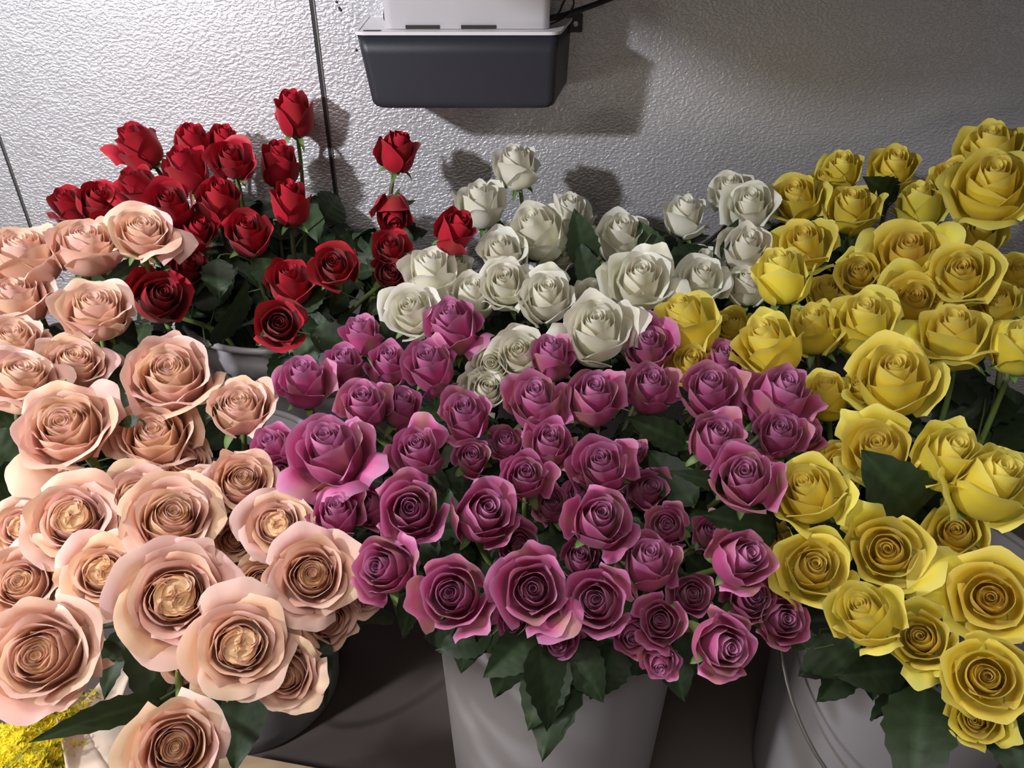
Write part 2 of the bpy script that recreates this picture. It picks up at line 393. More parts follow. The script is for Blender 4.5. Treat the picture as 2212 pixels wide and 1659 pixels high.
# ---------------------------------------------------------------- the roses
# pixel x, pixel y, bloom width px, axis right, axis up, openness, depth offset, style | what singles it out
ROSES = {
'red': '''
635 243 92 -.05 .88 .2 .02 c | tall red rose standing highest on a straight stem beside the wall seam
300 312 96 -.45 .78 .35 .01 c | dark red rose leaning left, farthest upper left against the metal wall
418 305 78 -.05 .85 .3 .03 c | red rose seen side-on, between the left-leaning one and the topmost cluster
484 302 66 .1 .8 .3 .04 c | small red rose peeking up behind the brightest open red rose
402 362 98 -.25 .82 .35 0 c | red rose seen from its side, in the middle of the upper red cluster
500 342 98 -.1 .55 .75 -.03 c | bright open red rose with layered swirl facing forward, top of the red cluster
602 352 92 .1 .85 .2 .03 c | shadowed red rose directly beneath the tallest red rose
150 445 92 -.35 .7 .5 .02 c | outermost red rose at far left, drooping over the pink roses
212 430 88 .1 .6 .55 0 c | crumpled red rose second from the far left, beside the wall panel joint
235 485 66 .1 .4 .4 -.02 c | small dark red rose squeezed above two pale pink roses
300 402 96 -.5 .65 .5 0 c | red rose with one petal flung left, under the left-leaning red rose
368 440 108 -.2 .5 .5 -.04 c | wide red rose with open cup just above the peach rose with torn petal
475 432 98 0 .78 .3 -.01 c | velvety red rose below the brightest open red rose
425 500 78 .2 .6 .3 0 c | half hidden dark red rose behind the frilled peach rose
626 436 92 0 .88 .25 -.03 c | upright red rose with spread sepals on a bare green stem
535 502 104 -.05 .5 .25 -.04 c | round red rose with tight swirl, left of the one with spread sepals
860 325 86 .2 .88 .3 0 c | lone red rose casting a shadow on the wall beneath the grey tray
850 462 82 .0 -.55 .25 0 c | drooping red rose hanging head down under the lone red rose
842 535 82 -.1 .45 .5 -.02 c | ragged open red rose at the left edge of the white roses
842 590 74 .1 .2 .3 0 c | dark red bloom tucked under the ragged open red rose
722 574 106 -.1 .3 .6 -.05 c | glowing red rose with clear spiral facing the camera beside the bucket inside
626 608 104 -.05 .6 .4 0 c | shadowy wide red rose left of the glowing spiral red rose
603 700 112 0 .12 .45 -.04 c | lowest red rose, face on, resting over the rear bucket rim
345 642 124 .15 .25 .3 -.02 c | large dark maroon rose in shade beneath the peach roses at left
405 575 84 .2 .4 .3 .03 c | dim red rose in deep shade behind the big maroon one
985 497 90 .35 .7 .3 -.06 c | single red rose resting among the white roses
''',
'peach': '''
50 552 165 -.1 .85 .3 -.1 c | pale pink rose cut by the left picture edge in the top row of peach ones
185 532 145 0 .82 .3 -.1 c | pink goblet shaped rose seen from the side, second in the top peach row
308 500 128 0 .68 .7 -.12 c | frilled peach rose with a torn outer petal reaching right, below the red ones
30 645 150 -.1 .8 .4 -.08 c | peach rose with green sepals lying across it at the left edge
205 668 150 -.1 .72 .6 -.1 c | warm peach rose spreading upward, left of the large maroon rose
28 738 130 -.1 .7 .4 -.06 c | dusky pink rose at the left edge above the pink one with curled rim
45 818 165 .1 .75 .7 -.09 c | pink rose with wavy curled rim, left edge of the middle peach rows
158 785 140 .1 .65 .7 -.06 c | flat pink rose in half shade behind the one with curled rim
228 812 92 .2 .5 .5 .0 c | small shaded pink rose beside the dark gap under the maroon rose
368 812 186 -.12 .5 .4 -.08 c | tallest big peach rose with a creamy swirled heart and frilled rim
142 925 190 -.25 .38 .4 -.06 c | large round cream peach rose with a petal dropping at lower left
335 945 170 -.15 .5 .4 -.02 c | peach rose under the tallest one with a green sepal across its heart
518 882 138 -.1 .62 .4 -.05 c | smooth pink rose right of the tallest peach rose, touching the mauve roses
522 1040 138 .05 .32 .5 -.03 c | apricot rose with clear round eye, rightmost of its row beside the mauve roses
400 1003 110 .1 .4 .5 .02 c | shaded peach rose behind the apricot one with round eye
300 1078 140 -.05 .2 .7 0 q | peach garden rose with crumpled heart left of centre in the middle of its bunch
372 1118 190 .05 .36 .8 -.03 c | broad fluffy cream peach rose above the largest one
158 1122 178 -.15 .22 .7 -.01 q | deep pink fluffy rose with messy folds near the left side
50 1140 122 -.2 .2 .7 .02 q | cream frilled rose half behind the deep pink fluffy one
598 1135 142 -.1 .15 .8 -.01 q | peach rose with a long dark split heart, beside the lone low mauve rose
505 1165 88 .2 .2 .6 .03 c | small folded peach rose in the gap between larger open ones
674 1242 182 0 .1 .8 -.02 c | golden peach rose with neat concentric rings, right end of the peach bunch
222 1238 158 -.1 .15 .9 0 q | peach rose with tangled orange heart left of the largest one
378 1288 228 -.02 .02 .9 -.03 q | largest pale pink rose with heart shaped folded centre
518 1395 202 0 0 .9 -.02 q | blush rose with twisted golden centre below and right of the largest one
618 1458 142 -.2 -.2 .8 .01 c | pale rose tilted downward, lowest at right above the left bucket
48 1262 160 -.3 .2 .7 .01 c | salmon pink rose with curved rings at the left edge
92 1415 232 -.28 0 .7 -.03 c | huge pink rose with golden heart and standing back petal, lower left corner
380 1612 190 -.05 -.05 .6 -.05 c | lowest pink rose at the bottom edge over the cream paper
565 1262 112 .1 .1 .6 .04 c | hidden peach rose showing back petals left of the ringed golden one
705 1335 128 .2 -.3 .6 .03 c | peach rose mostly hidden beneath the ringed golden one
785 1288 84 .2 -.2 .6 .03 c | small cream rose end poking out below the leftmost front mauve rose
400 1425 100 0 -.4 .5 .03 c | pale rose seen from behind under the largest pink one
432 1055 90 0 .3 .5 .02 c | small peach rose under the shaded one in the middle of the bunch
''',
'white': '''
1115 357 94 -.15 .85 .35 0 c | highest white rose standing alone with a shadow on the wall
1036 440 100 -.05 .82 .3 .01 c | white rose directly behind the single red one
1228 465 104 .05 .8 .4 .04 c | shaded white rose at the back, right of the highest one
1158 498 128 -.3 .62 .45 -.03 c | large cream rose with an upright fin petal, under the highest white rose
1338 510 118 .15 .68 .5 0 c | white rose between two dark leaves in the back row
1478 465 92 .05 .85 .45 .01 c | white rosebud on its own with a green neck, back row right
1620 445 112 0 .6 .55 -.02 c | bright white frilly rose at the back next to the first yellow ones
1577 412 90 -.1 .7 .6 .02 c | white and yellow flushed rose behind the bright frilly one
1610 535 102 .15 .6 .4 -.04 c | white rose with round swirl touching the tall greenish yellow rose
1614 615 92 .05 .7 .4 -.01 c | creamy rose wedged under the one with round swirl at the yellow border
1383 605 136 .05 .52 .45 -.05 c | big cream rose with a twisted bud centre in the right half of the white bunch
1515 605 112 .1 .6 .6 -.03 c | flat white rose between the big twisted one and the yellow border
1522 570 78 .1 .7 .5 .01 c | small white bloom peeking from behind the flat one
1280 640 84 0 .7 .5 .0 c | small white rose behind the two round cream ones in the middle
1180 640 118 .02 .5 .3 -.05 c | smooth white rose with deep round cup in the centre of the white bunch
1092 612 112 -.1 .45 .55 -.04 c | cream rose with a golden eye left of the smooth deep cup
1290 712 148 -.02 .48 .4 -.07 c | largest cream rose with a fine spiral, lowest in the middle of the white bunch
930 592 128 -.05 .75 .4 -.02 c | cream rose seen from its side, beneath the single red one
982 582 92 .1 .75 .5 .01 c | narrow cream rose tucked right of the side-on one
888 672 120 -.2 .4 .55 -.05 c | leftmost cream rose facing left with crumpled swirl
1018 640 112 .05 .65 .5 -.01 c | pale lemon white rose with jagged rim behind the tallest mauve rose
1083 545 108 -.15 .6 .55 -.03 c | small layered cream rose below the one with the fin petal
1122 765 128 -.1 .3 .6 -.03 c | greenish white open rose left of the slim mauve bud
1062 788 86 -.05 .15 .4 -.01 c | little round cream rose at the lower left end of the white bunch
1208 548 74 .1 .5 .4 .02 c | white bloom half hidden behind the dark leaf in the middle
1382 728 96 .1 .6 .4 .01 c | cream rose behind the lavender tipped mauve rose
1050 842 100 .1 .3 .4 .02 c | lowest cream rose in shade over the dark mauve stem
''',
'yellow': '''
1480 695 136 -.3 .75 .4 -.06 c | bright yellow rose farthest left, leaning over the white ones
1492 785 104 .1 .4 .5 -.02 c | yellow rose with ragged rim under the farthest left yellow one
1688 595 116 -.15 .8 .15 -.12 c | tall narrow greenish yellow rose next to the white ones
1660 745 140 -.3 .68 .35 -.09 c | smooth golden yellow rose leaning left above the pink mauve one
1758 708 112 -.1 .72 .35 -.07 c | rumpled yellow rose with green streaks right of the smooth golden one
1868 695 134 .0 .68 .3 -.1 c | cup shaped yellow rose with narrow neck in the middle rows
2062 722 146 0 .72 .5 -.11 c | big ribbed yellow rose with a flaring collar at right
1738 528 122 -.1 .58 .6 -.06 c | yellow rose with orange eye above the tall greenish one
1838 450 110 0 .72 .5 -.04 c | yellow rose with folded hood petals in the second row from the wall
1818 368 86 0 .78 .35 -.01 c | small pointed yellow bud at the top left of the yellow bunch
1932 362 102 .05 .7 .45 -.03 c | pale yellow rose at the back above the green sepal
1988 440 92 -.1 .85 .1 -.05 c | slim pale yellow bud standing clear on the dark background
2140 325 136 -.1 .8 .5 -.08 c | hindmost yellow rose in the top right corner group
2145 398 158 .05 .6 .45 -.14 c | huge yellow rose with cupped collar at the right end of the back row
2055 382 90 -.3 .6 .6 -.08 c | yellow rose side petals showing left of the huge back one
1722 428 108 -.2 .6 .5 -.02 c | crumpled yellow rose nearest the bright white frilly one
1782 398 80 -.1 .7 .4 .01 c | yellow rose tucked below the small pointed bud
2115 515 112 .05 .6 .4 -.08 c | yellow rose with a rolled centre under the huge back one
1962 545 150 0 .5 .8 -.1 c | wide open apricot yellow rose in the third row
2078 592 138 0 .35 .5 -.12 c | round yellow rose with a tight golden swirl right of the wide apricot one
1856 590 98 -.05 .3 .5 -.07 c | small yellow rose facing the camera left of the wide apricot one
1972 650 132 .1 .35 .8 -.08 c | yellow rose with sweeping curved petal and tiny curl centre
1785 628 78 0 .5 .4 -.04 c | tiny yellow bloom between the greenish tall one and the cup shaped one
2158 655 98 -.1 .5 .5 -.09 c | lime yellow rose above the round bud at the right edge
2200 592 92 .1 .5 .5 -.1 c | frilly lime yellow rose cut by the right picture edge
2200 745 112 .2 .75 .2 -.12 c | pale yellow bud on a thick green stem at the right edge
1930 818 176 .08 .5 .4 -.1 c | large bright yellow rose with pale crumpled base in the centre of its bunch
1786 852 110 -.05 .65 .4 -.04 c | amber yellow rose right of the pink mauve one
1862 840 84 -.2 .5 .4 -.05 c | narrow yellow rose squeezed left of the large bright one
1898 972 150 -.05 .36 .45 -.06 c | deep golden orange rose with an oval eye
2048 985 136 .35 .48 .15 -.08 c | yellow rose turned right in front of the dark gap
2140 1042 162 .42 .5 .1 -.07 c | pale yellow teardrop rose leaning right at the right edge
1745 1062 146 -.15 .42 .3 -.06 c | olive yellow rose beside the rosy mauve one with green leaf
1818 1005 96 .05 .3 .5 0 c | shaded yellow rose between the olive one and the golden orange one
1758 1225 156 .1 .15 .4 -.02 c | golden rose with deep fold, leftmost of the front yellow row
1917 1190 160 0 .1 .5 -.03 c | yellow rose with tall pointed back petal and perfect spiral
2066 1152 128 0 .2 .5 0 c | greenish yellow rose behind the large plain petal
2140 1292 172 .02 .05 .7 -.03 c | most open yellow rose with many tight rings and orange eye
2055 1270 150 -.4 .3 .8 .02 c | yellow rose with one large smooth back petal left of the most open one
1868 1325 136 -.15 .36 .15 -.04 c | egg shaped yellow rose with small eye hanging at the front
1990 1378 126 -.05 .1 .35 -.02 c | shaded yellow rose with round cup between the egg shaped and the lowest big one
2132 1462 164 .05 .02 .45 -.04 c | big yellow rose with pointed petals near the lower right corner
2108 1552 108 -.1 -.1 .4 0 c | lowest yellow rose under the one with pointed petals
1662 1172 96 -.1 .2 .6 .04 c | dark shaded yellow rose behind the low mauve one at its left
1615 872 82 -.1 .4 .4 .02 c | dull yellow rose almost hidden behind the pink mauve one
1580 702 80 -.2 .4 .4 .02 c | dim ochre yellow rose in the gap right of the farthest left one
''',
'purple': '''
978 702 116 -.2 .62 .25 -.05 c | tallest lavender rose rising in front of the white ones
780 722 82 -.25 .78 .35 0 c | small mauve rose nearest the rear bucket rim
656 822 110 -.15 .72 .4 -.03 c | leftmost upper mauve rose with a crinkled lilac hood
742 790 96 -.1 .65 .4 0 c | mauve rose with green guard petal behind the leftmost upper one
838 785 90 0 .6 .35 0 c | plum pink rose left of the pair under the tallest lavender one
928 790 118 -.2 .55 .35 -.03 c | round mauve rose with dark heart directly under the tallest lavender one
785 875 112 -.12 .5 .3 -.05 c | hooded mauve rose with green frilled base above the large left one
866 878 88 .1 .6 .3 -.02 c | narrow magenta rose right of the hooded one
1005 898 110 -.12 .48 .25 -.05 c | neat mauve rose alone in the dark gap of the middle rows
712 972 160 -.2 .5 .35 -.06 c | large pale magenta rose with a curling skirt, left side of the mauve bunch
592 970 104 -.35 .5 .4 -.02 c | outermost left mauve rose touching the apricot rose
904 975 116 -.15 .4 .2 -.04 c | mauve rose with an oval lilac eye below the narrow magenta one
1020 990 84 0 .3 .3 -.01 c | small mauve rose facing forward under the neat lone one
1093 958 78 -.1 .4 .3 .0 c | small mauve rose partly covered by its right neighbour with the round eye
1186 958 110 .05 .42 .35 -.03 c | pink mauve rose with round eye near the middle of the bunch
1136 1030 110 0 .28 .3 -.05 c | mauve rose with a dark hollow centre in the middle of the bunch
1190 770 92 -.05 .72 .2 -.05 c | slim upright mauve bud against the white ones
1160 868 128 -.1 .52 .3 -.06 c | double eyed plum rose below the slim upright bud
1280 858 122 .08 .5 .2 -.06 c | bright pink mauve rose with apple shaped body right of the plum one
1398 748 106 0 .55 .7 -.05 c | lavender tipped rose with fanned petals beneath the yellow farthest left
1405 838 106 .08 .5 .15 -.05 c | smooth mauve rose with spiral bud under the lavender tipped one
1532 842 118 .05 .48 .3 -.06 c | rosy mauve rose with lilac highlights next to the pink egg shaped one
1558 782 108 .15 .6 .4 -.02 c | dusky mauve rose at the border of the yellow ones
1686 858 134 .25 .6 .1 -.06 c | pink egg shaped mauve rose at the far right top of its bunch
1545 950 118 .22 .42 .2 -.05 c | mauve rose with long diagonal fold under the rosy one
1682 938 106 .1 .4 .25 -.04 c | glossy mauve rose just below the pink egg shaped one
1742 940 68 .35 .4 .3 -.02 c | tiny mauve bloom at the very right tip of the upper group
1608 1035 144 .02 .32 .3 -.08 c | pale rosy mauve rose with tattered rim and a green leaf at its left
1300 1008 134 -.08 .35 .3 -.03 c | wide mauve rose with magenta skirt right of the hollow centred one
1370 978 58 .2 .4 .1 .01 c | tiny dark mauve bud in the black gap
888 1102 150 -.05 .12 .4 -.05 c | big round lilac mauve rose with a clear spiral, front left of the bunch
1045 1108 142 .18 .24 .3 -.04 c | mauve rose with off centre eye right of the big round lilac one
1192 1090 76 0 .3 .1 .01 c | narrow dark mauve bud between two larger front ones
1295 1122 140 .1 .25 .2 -.05 c | bright magenta rose with swirl turned right in the front middle
1440 1138 96 0 .2 .2 -.01 c | mauve rose with ringed eye at the edge of the black gap
1400 1215 128 .1 .4 .2 -.02 c | dark wine mauve rose below the one with ringed eye
1600 1205 126 .4 .2 .2 -.05 c | pointed pink mauve rose turned right beside the golden front rose
828 1228 132 -.3 .08 .3 -.03 c | mauve rose facing left, leftmost of the front row beside the peach bunch
978 1285 162 -.12 .05 .35 -.04 c | largest front mauve rose with a folded bud centre
1122 1182 96 -.05 .15 .2 .0 c | small mauve rose with neat eye behind two large front ones
1152 1275 156 0 .05 .5 -.05 c | front mauve rose with deep hollow cup and drooping lower petal
1290 1298 146 -.08 .05 .45 -.04 c | front mauve rose with large oval rings right of the hollow cup
1428 1342 106 -.02 .05 .3 -.01 c | shaded plum rose right of the one with oval rings
1495 1285 92 .1 .1 .2 .01 c | small dark plum rose half hidden above the low tilted one
1562 1395 134 .3 -.1 .3 -.03 c | mauve rose tilted down to the right, lowest of the bunch
1622 1290 104 .2 .1 .3 .01 c | wine coloured rose in shade beneath the pointed pink one
1690 1338 108 .25 0 .3 .01 c | shadowed wine rose at the far right bottom of the mauve bunch
728 1112 106 -.1 .5 .3 -.01 c | dark violet rose alone between peach blooms and the mauve front
800 1095 88 -.4 .3 .5 .01 c | crimson edged rose half hidden left of the big round lilac one
1112 1335 92 -.1 -.3 .4 .03 c | magenta rose hidden below the hollow cup at its left
1362 1365 96 .1 -.3 .4 .02 c | dark plum bloom hanging under the one with oval rings
1205 1375 96 0 -.4 .5 .03 c | mauve bloom seen from below under the hollow cup
1250 1205 78 .1 .3 .2 .03 c | tiny shaded mauve rose in the pocket above the oval rings
1252 1068 80 -.1 .3 .3 .02 c | pink ball shaped bloom between the wide one and the bright magenta one
1535 1150 82 .1 .3 .3 .04 c | almost black plum rose in the gap left of the pointed pink one
615 1025 104 -.3 .2 .5 .0 c | pale edged mauve rose underneath the outermost left one
1400 1060 92 .2 .3 .3 .03 c | dark maroon mauve rose deep in the shade of the gap
1425 1425 84 0 -.5 .5 .02 c | faded green pink bloom drooping lowest in front of the central bucket
''',
}
BUCK = {  # name: x, y, rim radius, base radius, height
 'peach': (-.335, .650, .132, .105, .35),
 'purple': (.045, .520, .125, .108, .375),
 'yellow': (.395, .520, .128, .108, .33),
 'red': (-.300, .935, .135, .108, .42),
 'white': (.045, .935, .135, .108, .42),
 'yellow_rear': (.420, .935, .135, .108, .42),
}
KEYT = [(150, .99), (300, .975), (450, .95), (650, .87), (850, .75), (1100, .62), (1300, .56), (1500, .52), (1700, .49)]
def depth(py):
    for (a, ta), (b, tb) in zip(KEYT, KEYT[1:]):
        if py <= b: return ta + (tb - ta) * (py - a) / (b - a)
    return KEYT[-1][1]
NICE = {'red': 'red', 'peach': 'peach', 'white': 'white', 'yellow': 'yellow', 'purple': 'mauve'}
GROUP = {'red': 'red roses in the rear left bucket', 'peach': 'peach and blush roses in the left bucket', 'white': 'white roses in the rear middle bucket',
         'yellow': 'yellow roses in the right buckets', 'purple': 'mauve roses in the middle front bucket'}

# extra outer petals that stand out: image direction right, up, curl, height factor, half width, apex
FEAT = {
 ('peach', 2): [(1, -.25, .75, .8, .6, .05), (.8, -.7, .4, .7, .6, .05)], ('white', 3): [(1, .6, .0, 1.18, .5, .15)],
 ('yellow', 38): [(-1, .15, .2, 1.1, .8, .03), (-.8, -.5, .15, .9, .8, .03)], ('yellow', 37): [(-1, .4, .9, 1.2, .75, .02)],
 ('yellow', 35): [(-.6, 1, .32, 1.12, .6, .28), (.9, -.7, .4, .9, .7, .05)],
 ('purple', 19): [(.8, .8, .45, 1.05, .7, .03), (.0, 1, .3, 1.1, .6, .03)], ('peach', 10): [(-.6, -1, .65, .8, .6, .15), (.9, .8, .35, 1., .6, .05)],
 ('peach', 25): [(.6, .9, .3, 1.2, .6, .06), (1, -.1, .35, 1, .6, .06)], ('purple', 40): [(.7, -.8, .55, .95, .7, .04), (-1, .3, .3, .9, .6, .04)],
 ('purple', 9): [(.3, -1, .5, .8, .6, .1), (-.8, -.8, .5, .8, .6, .1), (1, -.5, .55, .8, .5, .1)],
 ('red', 10): [(-1, .1, .5, 1, .6, .1)], ('peach', 26): [(.2, 1, .3, 1.15, .7, .03), (1, -.2, .35, 1, .6, .03)],
 ('yellow', 6): [(-1, .2, .5, .9, .6, .12), (1, .2, .55, .9, .6, .12), (0, -1, .3, .8, .6, .1)],
 ('yellow', 13): [(-1, -.2, .25, .85, .8, .1), (0, -1, .3, .7, .7, .12), (1, -.3, .25, .8, .7, .1)],
 ('red', 13): [(1, .6, .15, 1.05, .5, .25)], ('red', 1): [(-1, .3, .4, .95, .55, .2)], ('yellow', 8): [(1, .1, .15, 1., .6, .1)],
 ('peach', 8): [(0, -1, .3, .8, .7, .04)], ('peach', 12): [(.8, .8, .15, 1.05, .6, .06)], ('purple', 37): [(.8, .6, .3, 1., .6, .1)],
 ('purple', 0): [(1, -.9, .5, .7, .6, .1)], ('purple', 45): [(-.6, -1, .5, .9, .5, .2)], ('purple', 23): [(-.9, -.5, .2, .8, .7, .1)],
 ('white', 10): [(1, -.3, .5, .8, .6, .12), (-1, .1, .3, .9, .6, .08)], ('white', 16): [(1, .2, .4, .9, .6, .12), (-1, -.2, .4, .8, .6, .1)],
 ('yellow', 18): [(-1, .2, .4, 1, .7, .04), (1, .4, .4, 1, .7, .06)], ('yellow', 21): [(-.5, 1, .3, 1.15, .8, .02)],
 ('yellow', 39): [(.3, -1, .3, .8, .6, .05)], ('yellow', 40): [(.8, -.8, .3, .9, .7, .05), (-.2, -1, .55, .8, .5, .1)],
 ('yellow', 42): [(1, -.6, .4, .9, .6, .18), (0, 1, .2, 1, .7, .04)], ('yellow', 29): [(-.6, .8, .3, .9, .5, .2)],
}
rose_log = []
def make_rose(kind, x, y, d, ax, ay, o, dt, style, label, idx, n_=0):
    rng = np.random.default_rng(1000 + idx * 7)
    t = depth(y) + dt
    c = at(x, y, t)
    if c.y > WALL_Y - .035: c = at_y(x, y, WALL_Y - .035)
    m_ = math.hypot(ax, ay)
    az = math.sqrt(max(.02, 1 - m_ * m_))
    vw = -ray(x, y).normalized()           # towards the camera
    ux = (RT - vw * RT.dot(vw)).normalized(); uy = vw.cross(ux)
    axis = (ux * ax + uy * ay + vw * az).normalized()
    R = d * t / FPX / 2 / (.95 + .10 * o)
    if kind == 'peach': R *= .96
    Vi, Ci, outs, H = build_bloom(kind, R, o, rng, style)
    head = c - axis * H * .52
    bk = kind if not (kind == 'yellow' and y < 640) else 'yellow_rear'
    bx, by, rr, rb, bh = BUCK[bk]
    # where the stem passes the mouth and where it stands
    dx, dy = head.x - bx, head.y - by
    L = math.hypot(dx, dy) + 1e-6
    k = min(rr * .78, L * .6 + .01)
    an = math.atan2(dy, dx) + rng.uniform(-.25, .25)
    mouth = Vector((bx + math.cos(an) * k, by + math.sin(an) * k, bh - .01))
    foot = Vector((bx - math.cos(an) * k * .45, by - math.sin(an) * k * .45, .02))
    root = bpy.data.objects.new(NICE[kind] + '_rose', None); col.objects.link(root)
    root.location = foot; root.empty_display_size = .02
    tag(root, label, 'rose', GROUP[kind])
    q = axis.to_track_quat('Z', 'Y')
    bloom = link('bloom', to_mesh('bloom', Vi, Ci, M[kind], len(Vi) // (NU * NV)), root)
    bloom.location = head - foot; bloom.rotation_mode = 'QUATERNION'; bloom.rotation_quaternion = q
    for fx, fy, cu, hs, A_, pt in FEAT.get((kind, n_), []):
        loc = q.inverted() @ (ux * fx + uy * fy)
        P = petal(R, H, math.atan2(loc.y, loc.x), R * .92, R * 1.02, H * hs * .9, A_, cu, rng, ruf=.03, tr=.26, sp=.02, roll=.05, point=pt, base=.16)
        outs.append((P, pigment(kind, 1, rng, guard=rng.random() < .4)))
    for P, C in outs:
        link('petal', mesh_np('petal', P, GF, M[kind], C), bloom)
    cv, cf, cc = build_calyx(R, rng, kind, .5)
    cal = link('calyx', mesh_np('calyx', cv, cf, M['leaf'], cc), root)
    cal.location = head - foot; cal.rotation_mode = 'QUATERNION'; cal.rotation_quaternion = q
    # stem
    dist = (mouth - head).length
    b0 = head - axis * .006
    p1 = b0 - axis * min(.09, dist * .4)
    p2 = mouth + (mouth - foot).normalized() * min(.10, dist * .35)
    pts = bez(b0, p1, p2, mouth, 10)
    pts += [mouth.lerp(foot, s) for s in (.33, .66, 1)]
    for i, p in enumerate(pts):
        if p.y > WALL_Y - .012: p.y = WALL_Y - .012
    sv, sf = tube([p - foot for p in pts], [.0027] * 3 + [.003] * 10, 7)
    link('stem', mesh_np('stem', sv, sf, M['stem' if rng.random() < .6 else 'redstem']), root)
    # leaves along the free part of the stem
    nl = 3 if dist > .14 else 2
    if kind == 'peach' and x < 300: nl = 5
    if kind == 'red': nl = 4
    if y > 1270: nl = 1
    for i in range(nl):
        s = .34 + .5 * (i + rng.uniform(0, .8)) / nl
        j = min(8, int(s * 9)); p = pts[j].lerp(pts[j + 1], s * 9 - j)
        tg = (pts[j] - pts[j + 1]).normalized()
        a = rng.uniform(0, 6.28)
        s1 = tg.orthogonal().normalized(); s2 = tg.cross(s1)
        dd = (s1 * math.cos(a) + s2 * math.sin(a)) * .9 + tg * .25 + Vector((0, 0, -.25))
        # keep the leaves from reaching over the flower faces
        if dd.dot(axis) > .35: dd = dd - axis * (dd.dot(axis) - .1)
        dd.normalize()
        Ll = rng.uniform(.055, .078)
        nn = (Vector((0, -.35, .8)) + Vector(rng.uniform(-.35, .35, 3))).normalized()
        if abs(dd.dot(nn)) > .9: nn = dd.orthogonal()
        end = p + dd * Ll
        if end.y > WALL_Y - .02: dd.y = -abs(dd.y); 
        nn = (nn - dd * nn.dot(dd)).normalized()
        lv, lf, lc = leaf_mesh(Ll, rng, p - foot, dd, nn, 3)
        link('leaf', mesh_np('leaf', lv, lf, M['leaf'], np.array(lc)), root)
    rose_log.append((root, kind, head, foot, pts))
    return root

ROOTS = {}
idx = 0
for kind, txt in ROSES.items():
    n_ = 0
    for ln in txt.strip().splitlines():
        a, lab = ln.split('|'); f = a.split()
        x, y, d, ax, ay, o, dt = map(float, f[:7]); style = f[7]
        lab = lab.strip()
        if kind == 'yellow' and y < 640: pass
        r = make_rose(kind, x, y, d, ax, ay, o, dt, style, lab, idx, n_)
        ROOTS[(kind, n_)] = r
        idx += 1; n_ += 1
# ---------------------------------------------------------------- large leaves seen hanging out
def big_leaf(kind, n_, px, py, t, px2, py2, t2, wpx, tilt=0.0, fold=.2, bend=.5):
    """a single leaf of rose (kind, n_) from its base to its tip"""
    root = ROOTS[(kind, n_)]
    a, b = at(px, py, t), at(px2, py2, t2)
    L = (b - a).length; d = (b - a) / L
    vw = -ray(px, py).normalized()
    side = d.cross(vw).normalized(); nn = side.cross(d).normalized()
    nn = (nn * math.cos(tilt) + side * math.sin(tilt)).normalized()
    W = wpx * (t + t2) / 2 / FPX
    rng = np.random.default_rng(int(px * 3 + py))
    v, f, c = leaflet(L * 1.04, W * 1.1, rng, Vector((0, 0, 0)), d, nn, fold, bend)
    off = a - root.location
    # twig joining the leaf to its stem
    pts = [e[4] for e in rose_log if e[0] is root][0]
    q = min(pts[2:9], key=lambda p: (p - a).length)
    tv, tf = tube(bez(q - a, (q - a) * .6 + Vector((0, 0, .01)), -d * L * .25, Vector((0, 0, 0)), 6), .0011, 5, False)
    f = np.concatenate([f, np.array(tf) + len(v)]); v = v + tv; c = c + [(.10, .14, .05)] * len(tv)
    o = link('leaf', mesh_np('leaf', v, f, M['leaf'], np.array(c)), root); o.location = off
    return o
# middle bunch, hanging over the central bucket
big_leaf('purple', 41, 1225, 1385, .60, 1165, 1638, .56, 130, .2, .15, .3)
big_leaf('purple', 40, 1120, 1370, .60, 1075, 1512, .58, 92, -.2)
big_leaf('purple', 39, 1060, 1375, .60, 940, 1395, .59, 80, .3)
big_leaf('purple', 41, 1180, 1380, .61, 1148, 1480, .60, 90, .4)
big_leaf('purple', 42, 1330, 1390, .60, 1282, 1522, .59, 100, -.3)
big_leaf('purple', 42, 1330, 1395, .61, 1408, 1462, .60, 80, .3)
big_leaf('purple', 39, 1000, 1340, .62, 1090, 1400, .60, 90, 0)
big_leaf('purple', 37, 905, 1270, .60, 850, 1385, .60, 60, .5)
# left bunch
big_leaf('peach', 24, 345, 1512, .56, 98, 1576, .48, 66, .3, .25, .4)
big_leaf('peach', 23, 330, 1340, .60, 335, 1545, .55, 120, .0)
big_leaf('peach', 27, 262, 1372, .60, 217, 1502, .57, 56, .3)
big_leaf('peach', 27, 330, 1370, .61, 200, 1415, .58, 80, .3)
big_leaf('peach', 24, 430, 1430, .60, 330, 1560, .55, 130, -.3)
big_leaf('peach', 24, 535, 1475, .56, 500, 1659, .52, 105, .2)
big_leaf('peach', 28, 470, 1480, .58, 455, 1640, .54, 100, -.2)
big_leaf('peach', 25, 700, 1370, .58, 684, 1528, .56, 56, .5)
big_leaf('peach', 21, 745, 1330, .60, 740, 1402, .60, 70, 0)
big_leaf('purple', 37, 800, 1310, .62, 800, 1380, .66, 100, 0)
